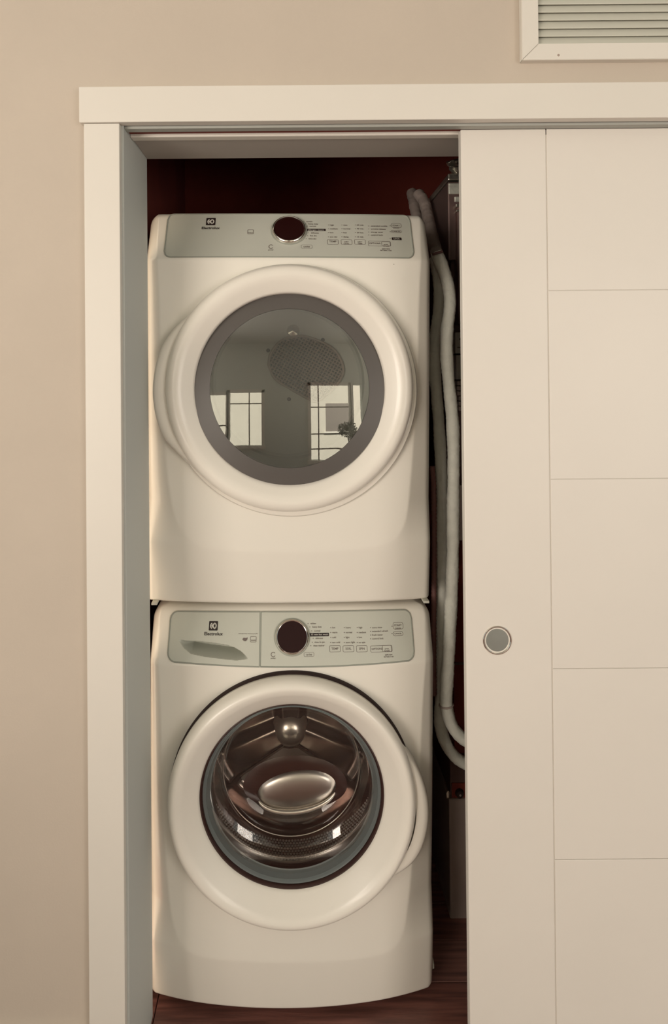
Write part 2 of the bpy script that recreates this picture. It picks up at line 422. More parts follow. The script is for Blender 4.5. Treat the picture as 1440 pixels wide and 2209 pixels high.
class Machine:
    def __init__(s, name, label, cat, bx, by, Y, roll, yaw, H, Wd, zb, tilt, b_top, b_bot, rt, rb):
        p = at(bx, by, Y)
        s.M = Matrix.Translation(p) @ Matrix.Rotation(rad(yaw), 4, 'Z') @ Matrix.Rotation(roll, 4, 'Y')
        s.I = s.M.inverted(); s.root = empty(name, s.M, label, cat)
        s.H, s.W, s.zb, s.tan = H, Wd, zb, math.tan(rad(tilt)); s.tilt = rad(tilt)
        s.bt, s.bb, s.rt, s.rb = b_top, b_bot, rt, rb
        s.shield = None
    def base(s, x, z):
        b = s.bb + (s.bt - s.bb) * np.clip(z / s.H, 0, 1)
        u = 2 * x / s.W
        p = b * (1 - u * u)
        k = .008
        d = z - s.zb
        ramp = np.where(d > k, d - k/2, np.where(d > 0, d * d / (2 * k), 0))
        return p - s.tan * ramp
    def hw(s, z):
        z = np.asarray(z, float); o = np.full(z.shape, s.W / 2)
        d = np.clip(s.rt - (s.H - z), 0, s.rt); o = o - (s.rt - np.sqrt(s.rt**2 - d**2))
        d = np.clip(s.rb - z, 0, s.rb); return o - (s.rb - np.sqrt(s.rb**2 - d**2))
    def pt(s, px, py, extra=0.0):
        """local point on the front surface (plus EXTRA towards the room) seen at a pixel"""
        o = s.I @ Vector((0, 0, EYE)); d = s.I.to_3x3() @ (CAM_M.to_3x3() @ Vector(((px - CX) / F, -(py - CY) / F, -1)))
        p = 0.0
        for _ in range(12):
            t = (-(p + extra) - o.y) / d.y; q = o + d * t
            p = .5 * p + .5 * float(s.base(q.x, q.z)) if _ > 4 else float(s.base(q.x, q.z))
        return q
    def front(s, cut, mtl, hole=None):
        nx, nz = 170, 230
        z = s.H * (1 - np.cos(np.linspace(0, np.pi, nz))) / 2 * .35 + s.H * np.linspace(0, 1, nz) * .65
        u = np.sin(np.linspace(-np.pi/2, np.pi/2, nx)) * .35 + np.linspace(-1, 1, nx) * .65
        Z = np.repeat(z[:, None], nx, 1); X = u[None, :] * s.hw(Z)
        P = s.base(X, Z)
        if s.shield is not None:                      # the slightly proud centre field; outside it the face falls away
            poly = np.array(s.shield); A = poly[:-1]; B = poly[1:]
            Q = np.stack([X, Z], -1)[..., None, :]
            AB = B - A; t = np.clip(((Q - A) * AB).sum(-1) / (AB * AB).sum(-1), 0, 1)
            D = np.sqrt((((Q - (A + AB * t[..., None])) ** 2).sum(-1))).min(-1)
            ins = np.zeros(X.shape, bool)
            x1, y1 = poly[:-1].T; x2, y2 = poly[1:].T
            for a, b, c, d in zip(x1, y1, x2, y2):
                cond = ((b > Z) != (d > Z)) & (X < (c - a) * (Z - b) / (d - b + 1e-12) + a); ins ^= cond
            D = np.where(ins, 0, D)
            zl = min(q[1] for q in s.shield); wt = np.clip((Z - zl - .02) / .10, 0, 1)
            P = P - D * (.17 + (s.fall - .17) * wt)
        # rounded rim
        re_ = .016
        dist = np.minimum(np.minimum(s.hw(Z) - np.abs(X), s.H - Z), Z * 2 + .004)
        cr = s.rt
        dd = np.clip(re_ - dist, 0, re_)
        P = P - (re_ - np.sqrt(np.maximum(re_**2 - dd**2, 0)))
        V = np.stack([X, -P, Z], -1).reshape(-1, 3)
        Fc = []
        for j in range(nz - 1):
            for i in range(nx - 1):
                cxm = (X[j, i] + X[j+1, i+1]) / 2 - cut[0]; czm = (Z[j, i] + Z[j+1, i+1]) / 2 - cut[1]
                if cxm * cxm + czm * czm < cut[2] ** 2: continue
                if hole and hole(cxm + cut[0], czm + cut[1]) > 0: continue
                a = j * nx + i; Fc.append((a, a+1, a+nx+1, a+nx))
        # sides of the cabinet
        rim = [j * nx for j in range(nz)] + [(nz-1) * nx + i for i in range(1, nx)] + [j * nx + nx - 1 for j in range(nz - 2, -1, -1)] + [i for i in range(nx - 2, 0, -1)]
        n0 = len(V); depth = .72
        back = np.array([(V[i][0], depth, V[i][2]) for i in rim])
        V = np.concatenate([V, back]); m = len(rim)
        for i in range(m): Fc.append((rim[i], rim[(i+1) % m], n0 + (i+1) % m, n0 + i))
        Fc.append(tuple(n0 + i for i in range(m)))
        me = bpy.data.meshes.new('cabinet'); me.from_pydata(V.tolist(), [], Fc); me.validate(); me.update()
        o = link('cabinet', me, mtl, s.root); me.shade_smooth()
        return o
    def plate(s, name, x0, x1, ztop, zbot, r, extra, mtl, parent=None, nx=160, nz=40, dip=None, rl=True, rr=True):
        """thin plate following the front; ztop / zbot are functions of x; rounded at the ends"""
        t = np.linspace(0, 1, nx); xs = x0 + (x1 - x0) * (t * .6 + .4 * (1 - np.cos(np.pi * t)) / 2)
        V, Fc, ring = [], [], []
        for x in xs:
            dl = max(0, r - (x - x0)) if rl else 0; dr = max(0, r - (x1 - x)) if rr else 0; d = max(dl, dr)
            c = r - math.sqrt(max(r*r - d*d, 0))
            zt, zb_ = ztop(x) - c, zbot(x) + c
            for j in range(nz + 1):
                z = zb_ + (zt - zb_) * j / nz
                q = float(s.base(x, z)) + extra
                if dip: q -= dip(x, z)
                V.append((x, -q, z))
        k = nz + 1
        for i in range(nx - 1):
            for j in range(nz): Fc.append((i*k+j, (i+1)*k+j, (i+1)*k+j+1, i*k+j+1))
        rim = [i*k for i in range(nx)] + [(nx-1)*k + j for j in range(1, k)] + [i*k + nz for i in range(nx - 2, -1, -1)] + [j for j in range(nz - 1, 0, -1)]
        n0 = len(V); m = len(rim)
        for i in rim: V.append((V[i][0], V[i][1] + extra + .0015, V[i][2]))
        for i in range(m): Fc.append((rim[i], rim[(i+1) % m], n0 + (i+1) % m, n0 + i))
        o = pymesh(name, V, Fc, mtl, parent or s.root, angle=35)
        s.rimpts = [Vector(V[i]) for i in rim]
        return o
    # flat print laid on the sloping console
    def frame_at(s, px, py, lift=.0024):
        q = s.pt(px, py, lift)
        slope = (float(s.base(q.x + .003, q.z)) - float(s.base(q.x - .003, q.z))) / .006
        X = Vector((1, -slope, 0)).normalized()
        up = Vector((0, s.tan, 1)).normalized() if q.z > s.zb - .002 else Vector((0, 0, 1))
        up = (up - X * up.dot(X)).normalized()
        n = X.cross(up).normalized()
        R = Matrix((X, up, n)).transposed().to_4x4()
        return Matrix.Translation(q) @ R
    def px_size(s, px, py):
        return (s.pt(px + .5, py).x - s.pt(px - .5, py).x)

FONT_CACHE = {}
def text_geo(txt, size, align='LEFT', bold=0.0):
    c = bpy.data.curves.new('t', 'FONT'); c.body = txt; c.size = size; c.align_x = align; c.align_y = 'CENTER'
    c.extrude = .0001; c.offset = bold * size; c.resolution_u = 2
    o = bpy.data.objects.new('t', c); col.objects.link(o)
    dg = bpy.context.evaluated_depsgraph_get(); me = o.evaluated_get(dg).to_mesh()
    V = [v.co.copy() for v in me.vertices]; Fc = [tuple(p.vertices) for p in me.polygons]
    bpy.data.objects.remove(o); bpy.data.curves.remove(c)
    return V, Fc

class Print:
    def __init__(s, mc): s.mc = mc; s.V = []; s.F = []
    def add(s, V, Fc, Mx):
        n = len(s.V); s.V += [Mx @ Vector(v) for v in V]; s.F += [tuple(n + i for i in f) for f in Fc]
    def text(s, txt, px, py, hpx, align='LEFT', bold=.004, lift=.0024, wpx=None):
        k = s.mc.px_size(px, py); V, Fc = text_geo(txt, hpx * k * 1.38, align, bold)
        if not V: return
        if wpx:
            w_ = max(v.x for v in V) - min(v.x for v in V); f = wpx * k / w_
            V = [Vector((v.x * f, v.y, v.z)) for v in V]
        s.add(V, Fc, s.mc.frame_at(px, py, lift))
    def slab(s, px, py, wpx, hpx, lift=.0024, r=1.0):
        k = s.mc.px_size(px, py); o = rrect(wpx * k, hpx * k, min(r, hpx / 2.01, wpx / 2.01) * k, 4); n = len(o)
        s.add([(x, y, .0001) for x, y in o], [tuple(range(n))], s.mc.frame_at(px, py, lift))
    def outline(s, px, py, wpx, hpx, t=.7, r=2.5):
        k = s.mc.px_size(px, py); a = rrect(wpx * k, hpx * k, r * k, 4); b = rrect((wpx - 2*t) * k, (hpx - 2*t) * k, (r - t) * k, 4); n = len(a)
        s.add([(x, y, .0001) for x, y in a + b], [(i, (i+1) % n, n + (i+1) % n, n + i) for i in range(n)], s.mc.frame_at(px, py, .0024))
    def poly(s, px, py, pts, lift=.0024):
        k = s.mc.px_size(px, py); s.add([(x * k, y * k, .0001) for x, y in pts], [tuple(range(len(pts)))], s.mc.frame_at(px, py, lift))
    def build(s, name, m): return props(pymesh(name, s.V, s.F, m, s.mc.root), kind='stuff')

def logo(P, px, py, w, fy):
    """square emblem: solid square with a pale ring broken by an arrow-like wedge"""
    P.slab(px, py, w, w * fy, r=1.2)
def logo_light(P, px, py, w, fy):
    k = w / 20
    def arc(cx, r0, r1, a0, a1, n=14):
        o = [(cx + r1 * math.cos(rad(a0 + (a1-a0)*i/n)) * k, r1 * math.sin(rad(a0 + (a1-a0)*i/n)) * k * fy) for i in range(n+1)]
        o += [(cx + r0 * math.cos(rad(a1 + (a0-a1)*i/n)) * k, r0 * math.sin(rad(a1 + (a0-a1)*i/n)) * k * fy) for i in range(n+1)]
        n2 = n + 1
        kk = P.mc.px_size(px, py)
        P.add([(x * kk, y * kk, .0001) for x, y in o], [(i, i+1, 2*n2-2-i, 2*n2-1-i) for i in range(n)], P.mc.frame_at(px, py, .0028))
    arc(0, 5.0, 7.6, 118, 242); arc(0, 5.0, 7.6, -68, 68)
    P.poly(px, py, [(2.6*k, 7.2*k*fy), (-4.6*k, .9*k*fy), (-4.6*k, -.9*k*fy), (2.6*k, -7.2*k*fy), (4.6*k, -5.8*k*fy), (.8*k, -1*k*fy), (.8*k, 1*k*fy), (4.6*k, 5.8*k*fy)], .0028)

# ---- dryer (upper machine)
D = Machine('clothes_dryer', 'white front loading dryer stacked above the washer, handle lobe at its left side', 'dryer',
            622.5, 1303, 1.652, .009, 1.2, .955, .697, .826, 29, .010, .020, .030, .006)
Wm = Machine('washing_machine', 'white front loading washer standing on the floor below the dryer, drum visible', 'washer',
             630.5, 2159, 1.652, .009, 1.2, .930, .692, .800, 27, .012, .044, .034, .012)
for mc, ytop in ((D, 458.5), (Wm, 1306.5)):
    for _ in range(4):
        mc.H = mc.pt(620, ytop).z
D.zb = D.pt(350, 563).z; Wm.zb = Wm.pt(350, 1437).z
for _ in range(3):
    D.H = D.pt(620, 459).z; Wm.H = Wm.pt(620, 1307).z
def shield(mc, pts, fall):
    L = [mc.pt(x, y) for x, y in pts]
    P = [Vector((q.x, q.z, 0)) for q in L]
    S_ = smooth_path(P, 6)
    S_ = [(q.x, q.y) for q in S_]
    top = mc.H + .1
    S_ = [(S_[0][0], top)] + S_ + [(S_[-1][0], top)] + [(S_[0][0], top)]
    mc.shield = S_; mc.fall = fall
shield(D, [(341, 460), (341, 600), (348, 800), (356, 960), (366, 1060), (384, 1130), (418, 1168), (470, 1184), (620, 1192), (760, 1186), (840, 1170), (872, 1130), (884, 1050), (892, 940), (900, 780), (905, 600), (905, 460)], .50)
shield(Wm, [(345, 1308), (345, 1500), (352, 1750), (362, 1900), (372, 1985), (392, 2038), (430, 2062), (500, 2072), (620, 2077), (740, 2072), (830, 2056), (864, 2025), (878, 1960), (888, 1860), (902, 1700), (912, 1500), (916, 1308)], .50)

def print_console(mc, washer):
    k1, k2 = Print(mc), Print(mc)                 # dark, pale
    gr = Print(mc)
    fy = 1.0
    if washer:
        logo(k1, 460, 1350, 19, 1); logo_light(k2, 460, 1350, 19, 1)
        k1.text('Electrolux', 460, 1367.5, 6.5, 'CENTER', .022, wpx=40)
        gr.text('wave-touch', 535, 1367, 2.6, 'CENTER', .0, wpx=42)
        gr.outline(546, 1379, 13, 12, .8, 1.5); gr.text('steam', 546, 1381, 3, 'CENTER', .01, wpx=10)
        gr.poly(528, 1380, [(-6, 1), (-3, 4), (2, 3.4), (6, 4.5), (5, 0), (2, -3), (-2, -2.6), (-4, -1)])
        rows = [('whites', 666, 1345), ('heavy duty', 670, 1352.5), ('normal', 674, 1361), ('delicates', 677, 1377), ('rinse & spin', 675, 1385.5), ('clean washer', 672, 1393)]
        for t, x, y in rows:
            gr.slab(x - 2, y, 1.8, 1.8, r=.9); gr.text(t, x + 3, y, 3.4)
        k1.slab(687, 1369, 44, 7, r=1); k2.text('15 min fast wash', 670, 1369, 3.4, wpx=36, lift=.0028)
        cols = [(713, ('hot', 'warm', 'cold', 'eco cold')), (742, ('heavy', 'normal', 'light', 'extra light')), (770, ('high', 'medium', 'low', 'no spin'))]
        for x, ts in cols:
            for t, y in zip(ts, (1354, 1364.5, 1375, 1386)):
                gr.slab(x, y, 2, 2, r=1); gr.text(t, x + 3, y, 3.6)
        for t, x in (('TEMP', 722), ('SOIL', 751), ('SPIN', 780)):
            gr.outline(x, 1399.5, 24, 13); gr.text(t, x, 1399.5, 4.6, 'CENTER', .004)
        for t, y in zip(('extra rinse', 'extended refresh', 'fresh water', 'control lock'), (1354, 1362, 1370, 1378)):
            gr.slab(799, y, 2, 2, r=1); gr.text(t, 802, y, 3.6)
        gr.text('OPTIONS', 813, 1400, 4, 'CENTER', .01, wpx=24); gr.outline(834, 1399, 20, 13); gr.text('press\n& hold', 834, 1401.5, 3, 'CENTER')
        gr.outline(822, 1399.5, 47, 13)
        gr.outline(858, 1350, 22, 14, .7, 4); gr.text('START\npause', 858, 1352, 4, 'CENTER', .004)
        gr.outline(858, 1367, 22, 9, .7, 4); gr.text('CANCEL', 858, 1367, 3, 'CENTER')
        gr.slab(845, 1351, 2, 2); gr.slab(845, 1367, 2, 2)
        gr.text('quiet time\nfor lock 3 sec', 838, 1414.5, 2.8, 'CENTER', .012)
        gr.outline(666, 1412, 22, 9, .5, 3); gr.text('cycles', 666, 1412, 4, 'CENTER')
        for a in range(40, 330, 12):
            r = 5; gr.slab(589 + r * math.cos(rad(a)) * .9, 1412 - r * math.sin(rad(a)), 1.4, 1.4, r=.7)
        gr.text('power', 589, 1420, 3, 'CENTER')
    else:
        logo(k1, 454.5, 478, 20, 1.0); logo_light(k2, 454.5, 478, 20, 1.0)
        k1.text('Electrolux', 454, 492, 6.5, 'CENTER', .022, wpx=39)
        gr.outline(540, 500, 13, 12, .9, 1.5); gr.text('steam', 540, 502, 3.4, 'CENTER', .01, wpx=10)
        rows = [('towels', 657, 478), ('heavy duty', 661, 483), ('normal', 664, 488), ('delicates', 667, 502.5), ('fast dry', 665, 508.5), ('time dry', 662, 515)]
        for t, x, y in rows:
            gr.slab(x - 2, y, 1.8, 1.8, r=.9); gr.text(t, x + 3, y, 3.6)
        k1.slab(681, 496, 42, 6, r=1); k2.text('allergen steam', 664, 496, 3.4, wpx=34, lift=.0028)
        cols = [(708, ('high', 'medium', 'low', 'eco dry')), (737, ('max', 'normal', 'less', 'damp')), (766, ('60 min', '40 min', '30 min', '15 min'))]
        for x, ts in cols:
            for t, y in zip(ts, (485.5, 493.5, 502, 511)):
                gr.slab(x, y, 2, 2, r=1); gr.text(t, x + 3, y, 3.8)
        for t, x in (('TEMP', 717.5), ('DRY\nLEVEL', 747), ('DRY\nTIME', 776)):
            two = '\n' in t
            gr.outline(x, 522, 24, 14); gr.text(t, x, 521 + two * 3, 3.6 if two else 4.8, 'CENTER', .004)
        for t, y in zip(('extended tumble', 'wrinkle release', 'energy saver', 'control lock'), (487.5, 494, 500.5, 507)):
            gr.slab(795, y, 2, 2, r=1); gr.text(t, 799, y, 3.8)
        gr.text('OPTIONS', 808, 525, 4, 'CENTER', .01, wpx=24); gr.outline(832, 526, 19, 12); gr.text('press\n& hold', 832, 529, 3.2, 'CENTER')
        gr.outline(818, 525.5, 48, 14)
        gr.outline(854, 486.5, 22, 12, .7, 4); gr.text('START\npause', 854, 489, 4, 'CENTER', .004)
        gr.outline(854, 499.5, 22, 8, .7, 3); gr.text('CANCEL', 854, 499.5, 3.4, 'CENTER')
        k1.slab(855, 515, 21, 7, r=1.5); k2.text('LOCK', 855, 515, 3.6, 'CENTER', lift=.0028)
        gr.slab(841, 487, 2, 2); gr.slab(841, 500, 2, 2); gr.slab(841, 514.5, 2, 2)
        gr.text('quiet time\nfor lock 3 sec', 832, 538.5, 3.2, 'CENTER', .012)
        gr.outline(661, 532, 24, 10, .5, 3); gr.text('cycles', 661, 532, 4.4, 'CENTER')
        for a in range(40, 330, 12):
            r = 5; gr.slab(584 + r * math.cos(rad(a)) * .9, 532 - r * math.sin(rad(a)) * .8, 1.4, 1.4, r=.7)
        gr.text('power', 584, 539, 3.2, 'CENTER')
    k1.build('dark_lettering', M['black']); k2.build('pale_lettering', M['printlight']); gr.build('fine_print', M['print'])

def dial(mc, px, py, rpx):
    fr = mc.frame_at(px, py, .0016); k = mc.px_size(px, py); r = rpx * k
    R = fr @ Matrix.Rotation(rad(-90), 4, 'X')          # lathe's -y axis becomes the console normal
    o = lathe('dial', [(r * 1.0, 0), (r * 1.0, .004), (r * .985, .0065), (r * .95, .0085), (r * .90, .0095), (r * .875, .009), (r * .865, .007)], (0, 0, 0), M['chrome'], mc.root, 96, 50)
    o.matrix_local = R
    f = disc('dial_face', r * .87, (0, 0, .0075), M['screen'], o, 72)
    lathe('dial_collar', [(r * 1.06, 0), (r * 1.06, .0012), (r * 1.0, .0016)], (0, 0, 0), M['groove'], o, 72)

# ================= DRYER
dc = D.pt(624.5, 836)
pd = float(D.base(dc.x, dc.z))
kd = D.px_size(624, 838)
D.front((dc.x, dc.z, .195), M['enamel'])
zt = lambda x: D.pt(620, 462.5).z + .0000 * x
zbt = D.pt(620, 554.5).z
xa, xb = D.pt(358, 510).x, D.pt(887, 510).x
D.plate('control_panel', xa, xb, lambda x: zt(0), lambda x: zbt, .016, .0014, M['console'], None, 120, 10)
tube('panel_edge', D.rimpts, .0018, M['groove'], D.root, 6, closed=True)
print_console(D, False)
dial(D, 623, 497.5, 37)
c = (dc.x, dc.z, pd)
R0 = 262 * kd
rim = [(R0 + .010, -.012), (R0 + .0105, .006), (R0 + .007, .012), (R0 - .004, .014), (R0 - .02, .014)]
lathe('door_back', rim, (dc.x + .004, dc.z - .006, pd), M['enamel'], D.root, 160, 40)
gr_ = 203 * kd
dz_, sh = .0, [(R0 - .004, .010), (R0 + .0005, .016), (R0 + .001, .024), (R0 - .002, .032), (R0 - .008, .038), (R0 - .018, .0415), (R0 - .028, .0405),
        (R0 - .040, .035), (gr_ + .016, .0285), (gr_ + .004, .022), (gr_ + .0005, .019), (gr_ - .001, .012), (gr_ - .001, -.01)]
bez = lathe('door', sh, c, M['plastic'], D.root, 192, 60)
# grip lobe beside the door ring
def lobe(mc, name, pts, c, p0, top, parent, mtl, cut_r):
    """flat rounded grip: outline from the photo points, raised to TOP, edges rolled"""
    L = [mc.pt(x, y, top * .6) for x, y in pts]
    P = smooth_path([Vector((q.x, q.z, 0)) for q in L], 8)
    lay = [(1.0, -.004), (1.0, top * .45), (.992, top * .75), (.975, top * .93), (.95, top), (.90, top * .9)]
    V, Fc = [], []
    for q in P:
        d = Vector((q.x - c[0], q.y - c[1]))
        for k_, h in lay: V.append((c[0] + d.x * k_, -(p0 + h), c[1] + d.y * k_))
    n = len(lay)
    for i in range(len(P) - 1):
        for j in range(n - 1): Fc.append((i*n+j, (i+1)*n+j, (i+1)*n+j+1, i*n+j+1))
    return pymesh(name, V, Fc, mtl, parent, angle=60)
lobe(D, 'door_handle', [(418, 672), (393, 692), (372, 714), (350, 748), (337, 790), (331, 836), (334, 880), (344, 920), (360, 952), (379, 973), (400, 993), (430, 1022)], (dc.x, dc.z), pd, .022, bez, M['plastic'], 0)
# glass assembly, tipped back a little as in the photo
T = Matrix.Translation((dc.x, -(pd + .017), dc.z)) @ Matrix.Rotation(rad(-4), 4, 'X')
ri = 170 * kd
Rg = 2.0; sag = ri * ri / (2 * Rg)
bd = lathe('glass_border', [(gr_ + .003, -.002), (ri + .004, .004), (ri, .0045), (ri, -.006)], (0, 0, 0), M['border'], bez, 128, 40); bd.matrix_local = T
gl = disc('door_glass', ri, (0, 0, .003), M['glass'], bez, 128, sag, 24); gl.matrix_local = T
lathe('tub_collar', [(.196, .0), (.196, -.04), (.215, -.05), (.285, -.055)], c, M['drum'], D.root, 96, 40)
lathe('drum', [(.285, -.055), (.287, -.30), (.285, -.50)], c, M['drum'], D.root, 96, 40)
bk = lathe('drum_back', [(.285, -.50), (.24, -.50), (.232, -.492), (.224, -.50), (.0001, -.50)], c, M['drum'], D.root, 96, 20)
def atp(mc, px, py, p):                      # local point on plane y = -p
    o = mc.I @ Vector((0, 0, EYE)); d = mc.I.to_3x3() @ (CAM_M.to_3x3() @ Vector(((px - CX) / F, -(py - CY) / F, -1)))
    return o + d * ((-p - o.y) / d.y)
pb = pd - .498
gp = [atp(D, x, y, pb) for x, y in [(579, 787), (584, 762), (606, 735), (642, 725), (676, 731), (717, 752), (736, 780), (739, 806), (724, 832), (700, 856), (680, 866), (664, 860), (628, 840), (593, 817)]]
GP = smooth_path([Vector((q.x, 0, q.z)) for q in gp + [gp[0]]], 5)[:-1]
gt = prism('exhaust_grate', [(q.x, q.z) for q in GP], -pb, -pb - .002, M['hole'], D.root)
tube('grate_rim', [Vector((q.x, -pb - .004, q.z)) for q in GP], .004, M['grate'], gt, 8, closed=True)
def clip_lines(poly, ang, pitch, half, y, m, name, par):
    ca, sa = math.cos(rad(ang)), math.sin(rad(ang)); lst = []
    cx_ = sum(p.x for p in poly) / len(poly); cz_ = sum(p.z for p in poly) / len(poly)
    V, Fc = [], []
    for i in range(-40, 41):
        ox, oz = cx_ - sa * i * pitch, cz_ + ca * i * pitch; ts = []
        for a, b in zip(poly, poly[1:] + poly[:1]):
            ex, ez = b.x - a.x, b.z - a.z; den = ca * ez - sa * ex
            if abs(den) < 1e-9: continue
            t = ((a.x - ox) * ez - (a.z - oz) * ex) / den; u = ((a.x - ox) * sa - (a.z - oz) * ca) / den
            if 0 <= u < 1: ts.append(t)
        if len(ts) < 2: continue
        t0, t1 = min(ts), max(ts)
        pts = [(ox + ca * t0, oz + sa * t0), (ox + ca * t1, oz + sa * t1)]
        n = len(V)
        for (x, z) in pts:
            V += [(x - sa * half, y, z + ca * half), (x, y - half * .9, z), (x + sa * half, y, z - ca * half)]
        Fc += [(n, n+1, n+4, n+3), (n+1, n+2, n+5, n+4)]
    return V, Fc
V1, F1 = clip_lines(GP, -30, .0098, .0022, -pb - .0025, None, '', None)
V2, F2 = clip_lines(GP, 60, .0098, .0022, -pb - .0025, None, '', None)
mesh_o = pymesh('wire_mesh', V1 + V2, F1 + [tuple(i + len(V1) for i in f) for f in F2], M['grate'], gt); mesh_o['kind'] = 'stuff'
for x, y in ((578, 756), (696, 733), (623, 861)):
    q = atp(D, x, y, pb); lathe('drum_screw', [(.006, 0), (.005, .003), (.0001, .003)], (q.x, q.z, pb), M['hole'], D.root, 16)
q = atp(D, 632, 714, pb); lathe('drum_lamp', [(.020, 0), (.017, .006), (.0001, .009)], (q.x, q.z, pb), M['chrome'], D.root, 32)
for px in (330, 922):
    q = D.pt(px, 1304); box('stacking_tab', (q.x - .007, q.x + .007), (.012, .05), (-.005, .001), M['slat'], D.root, .001)
q = D.pt(849, 570); disc('blemish', .0011, (q.x, q.z, -q.y + .0004), M['print'], D.root, 10)
for sx in (-.26, .26):
    for yy in (.12, .62):
        tube('foot', [(sx, yy, -.018), (sx, yy, .002)], .018, M['hole'], D.root, 16)

# ================= WASHER
wc = Wm.pt(629.5, 1717)
pw = float(Wm.base(wc.x, wc.z)); kw = Wm.px_size(630, 1722)
cw = (wc.x, wc.z, pw)
ztw = Wm.pt(620, 1319).z
zb_l, zb_c, zb_r = Wm.pt(372, 1426).z, Wm.pt(600, 1438.5).z, Wm.pt(882, 1424).z
xa, xb, xm = Wm.pt(365, 1370).x, Wm.pt(889, 1370).x, Wm.pt(561, 1370).x
def zbw(x):
    u = (x - xa) / (xb - xa)
    return zb_l * (1 - u) + zb_r * u + (zb_c - (zb_l + zb_r) / 2) * (1 - (2*u - 1) ** 2)
# scoop of the detergent drawer
up_ = [(x, Wm.pt(x, y)) for x, y in [(384, 1379.5), (400, 1381), (430, 1383), (460, 1386), (490, 1391), (505, 1396), (520, 1405), (535, 1420)]]
ux = np.array([q.x for _, q in up_]); uz = np.array([q.z for _, q in up_])
lo_ = [Wm.pt(x, y) for x, y in [(384, 1380), (396, 1398), (412, 1410), (440, 1416), (480, 1421), (510, 1424), (535, 1421)]]
lx = np.array([q.x for q in lo_]); lz = np.array([q.z for q in lo_])
def scoop(x, z):
    if x < ux[0] or x > ux[-1]: return 0
    a = float(np.interp(x, ux, uz)); b = float(np.interp(x, lx, lz))
    if z > a or z < b - .004 or a - b < 1e-4: return 0
    t = (a - z) / max(a - b, 1e-4)           # 0 top .. 1 bottom
    e_ = min(1, (x - ux[0]) / .035, (ux[-1] - x) / .012 + .1)
    return .050 * e_ * min(1, (a - b) / .025) * min(1, t / .05) * min(1, max(0, 1 - t) / .3)
Wm.front((wc.x, wc.z, .222), M['enamel'], lambda x, z: x < xm - .012 and x > xa + .012 and z < ztw - .02 and z > zb_c + .012)
drw = Wm.plate('detergent_drawer', xa, xm - .0008, lambda x: ztw, zbw, .018, .0016, M['console'], None, 230, 110, scoop, True, False)
tube('panel_edge', Wm.rimpts, .0017, M['groove'], Wm.root, 6, closed=True)
Wm.plate('control_panel', xm + .0008, xb, lambda x: ztw, zbw, .018, .0016, M['console'], None, 110, 10, None, False, True)
tube('panel_edge', Wm.rimpts, .0017, M['groove'], Wm.root, 6, closed=True)
print_console(Wm, True)
dial(Wm, 629.5, 1374.5, 36.5)
Rw = .288
lathe('door_gap', [(Rw + .003, -.012), (Rw + .0035, .003), (Rw + .002, .005), (Rw - .01, .005)], (cw[0] + .0012, cw[1] + .001, cw[2]), M['hole'], Wm.root, 160, 40)  # dark ring standing in for the shadow gap round the door
gw = .2185
wb = lathe('door', [(Rw - .004, -.005), (Rw + .001, .006), (Rw + .002, .022), (Rw - .001, .036), (Rw - .007, .044), (Rw - .013, .0475), (Rw - .020, .047), (Rw - .035, .037), (gw + .018, .020), (gw + .004, .010), (gw, .004), (gw - .002, -.006)], cw, M['plastic'], Wm.root, 192, 60)
lobe(Wm, 'door_handle', [(820, 1560), (842, 1578), (865, 1599), (885, 1624), (903, 1656), (916, 1695), (921, 1738), (917, 1780), (906, 1818), (890, 1846), (868, 1868), (845, 1884)], (wc.x, wc.z), pw, .026, wb, M['plastic'], 0)
lathe('porthole_ring', [(gw + .001, .002), (gw - .003, .003), (gw - .006, -.001), (gw - .007, -.007)], cw, M['brown'], wb, 144, 50)
lathe('gasket', [(gw - .005, -.006), (gw - .011, -.009), (gw - .0125, -.013), (gw - .0135, -.0135), (gw - .0145, -.011), (gw - .0185, -.022), (gw - .0215, -.030), (gw - .0245, -.031)], cw, M['gasket'], Wm.root, 144, 50)
lathe('drum_seal', [(gw - .0245, -.031), (.1938, -.034), (.1935, -.040), (.1925, -.048)], cw, M['brown'], Wm.root, 144, 50)
lathe('drum_lip', [(.1935, -.046), (.191, -.049), (.1915, -.055), (.197, -.059), (.250, -.062)], cw, M['steel'], Wm.root, 144, 50)
dr = lathe('drum', [(.250, -.062), (.252, -.15), (.252, -.315)], cw, M['darksteel'], Wm.root, 128, 50)
disc('porthole_glass', gw - .006, (cw[0], cw[1], cw[2] - .004), M['porthole'], wb, 96, .010, 10)
# glass bowl
Cb = (cw[0], cw[1] + .004, cw[2])
lathe('glass_bowl', [(.194, -.010), (.188, -.026), (.181, -.060), (.176, -.095), (.172, -.108), (.160, -.115), (.140, -.112), (.09, -.104), (.0001, -.100)], Cb, M['bowl'], wb, 128, 60)
tube('bowl_rim', [Vector((Cb[0] + .1725 * math.cos(i * math.pi / 48), -(Cb[2] - .1075), Cb[1] + .1725 * math.sin(i * math.pi / 48))) for i in range(96)], .0013, M['hub'], wb, 8, closed=True)
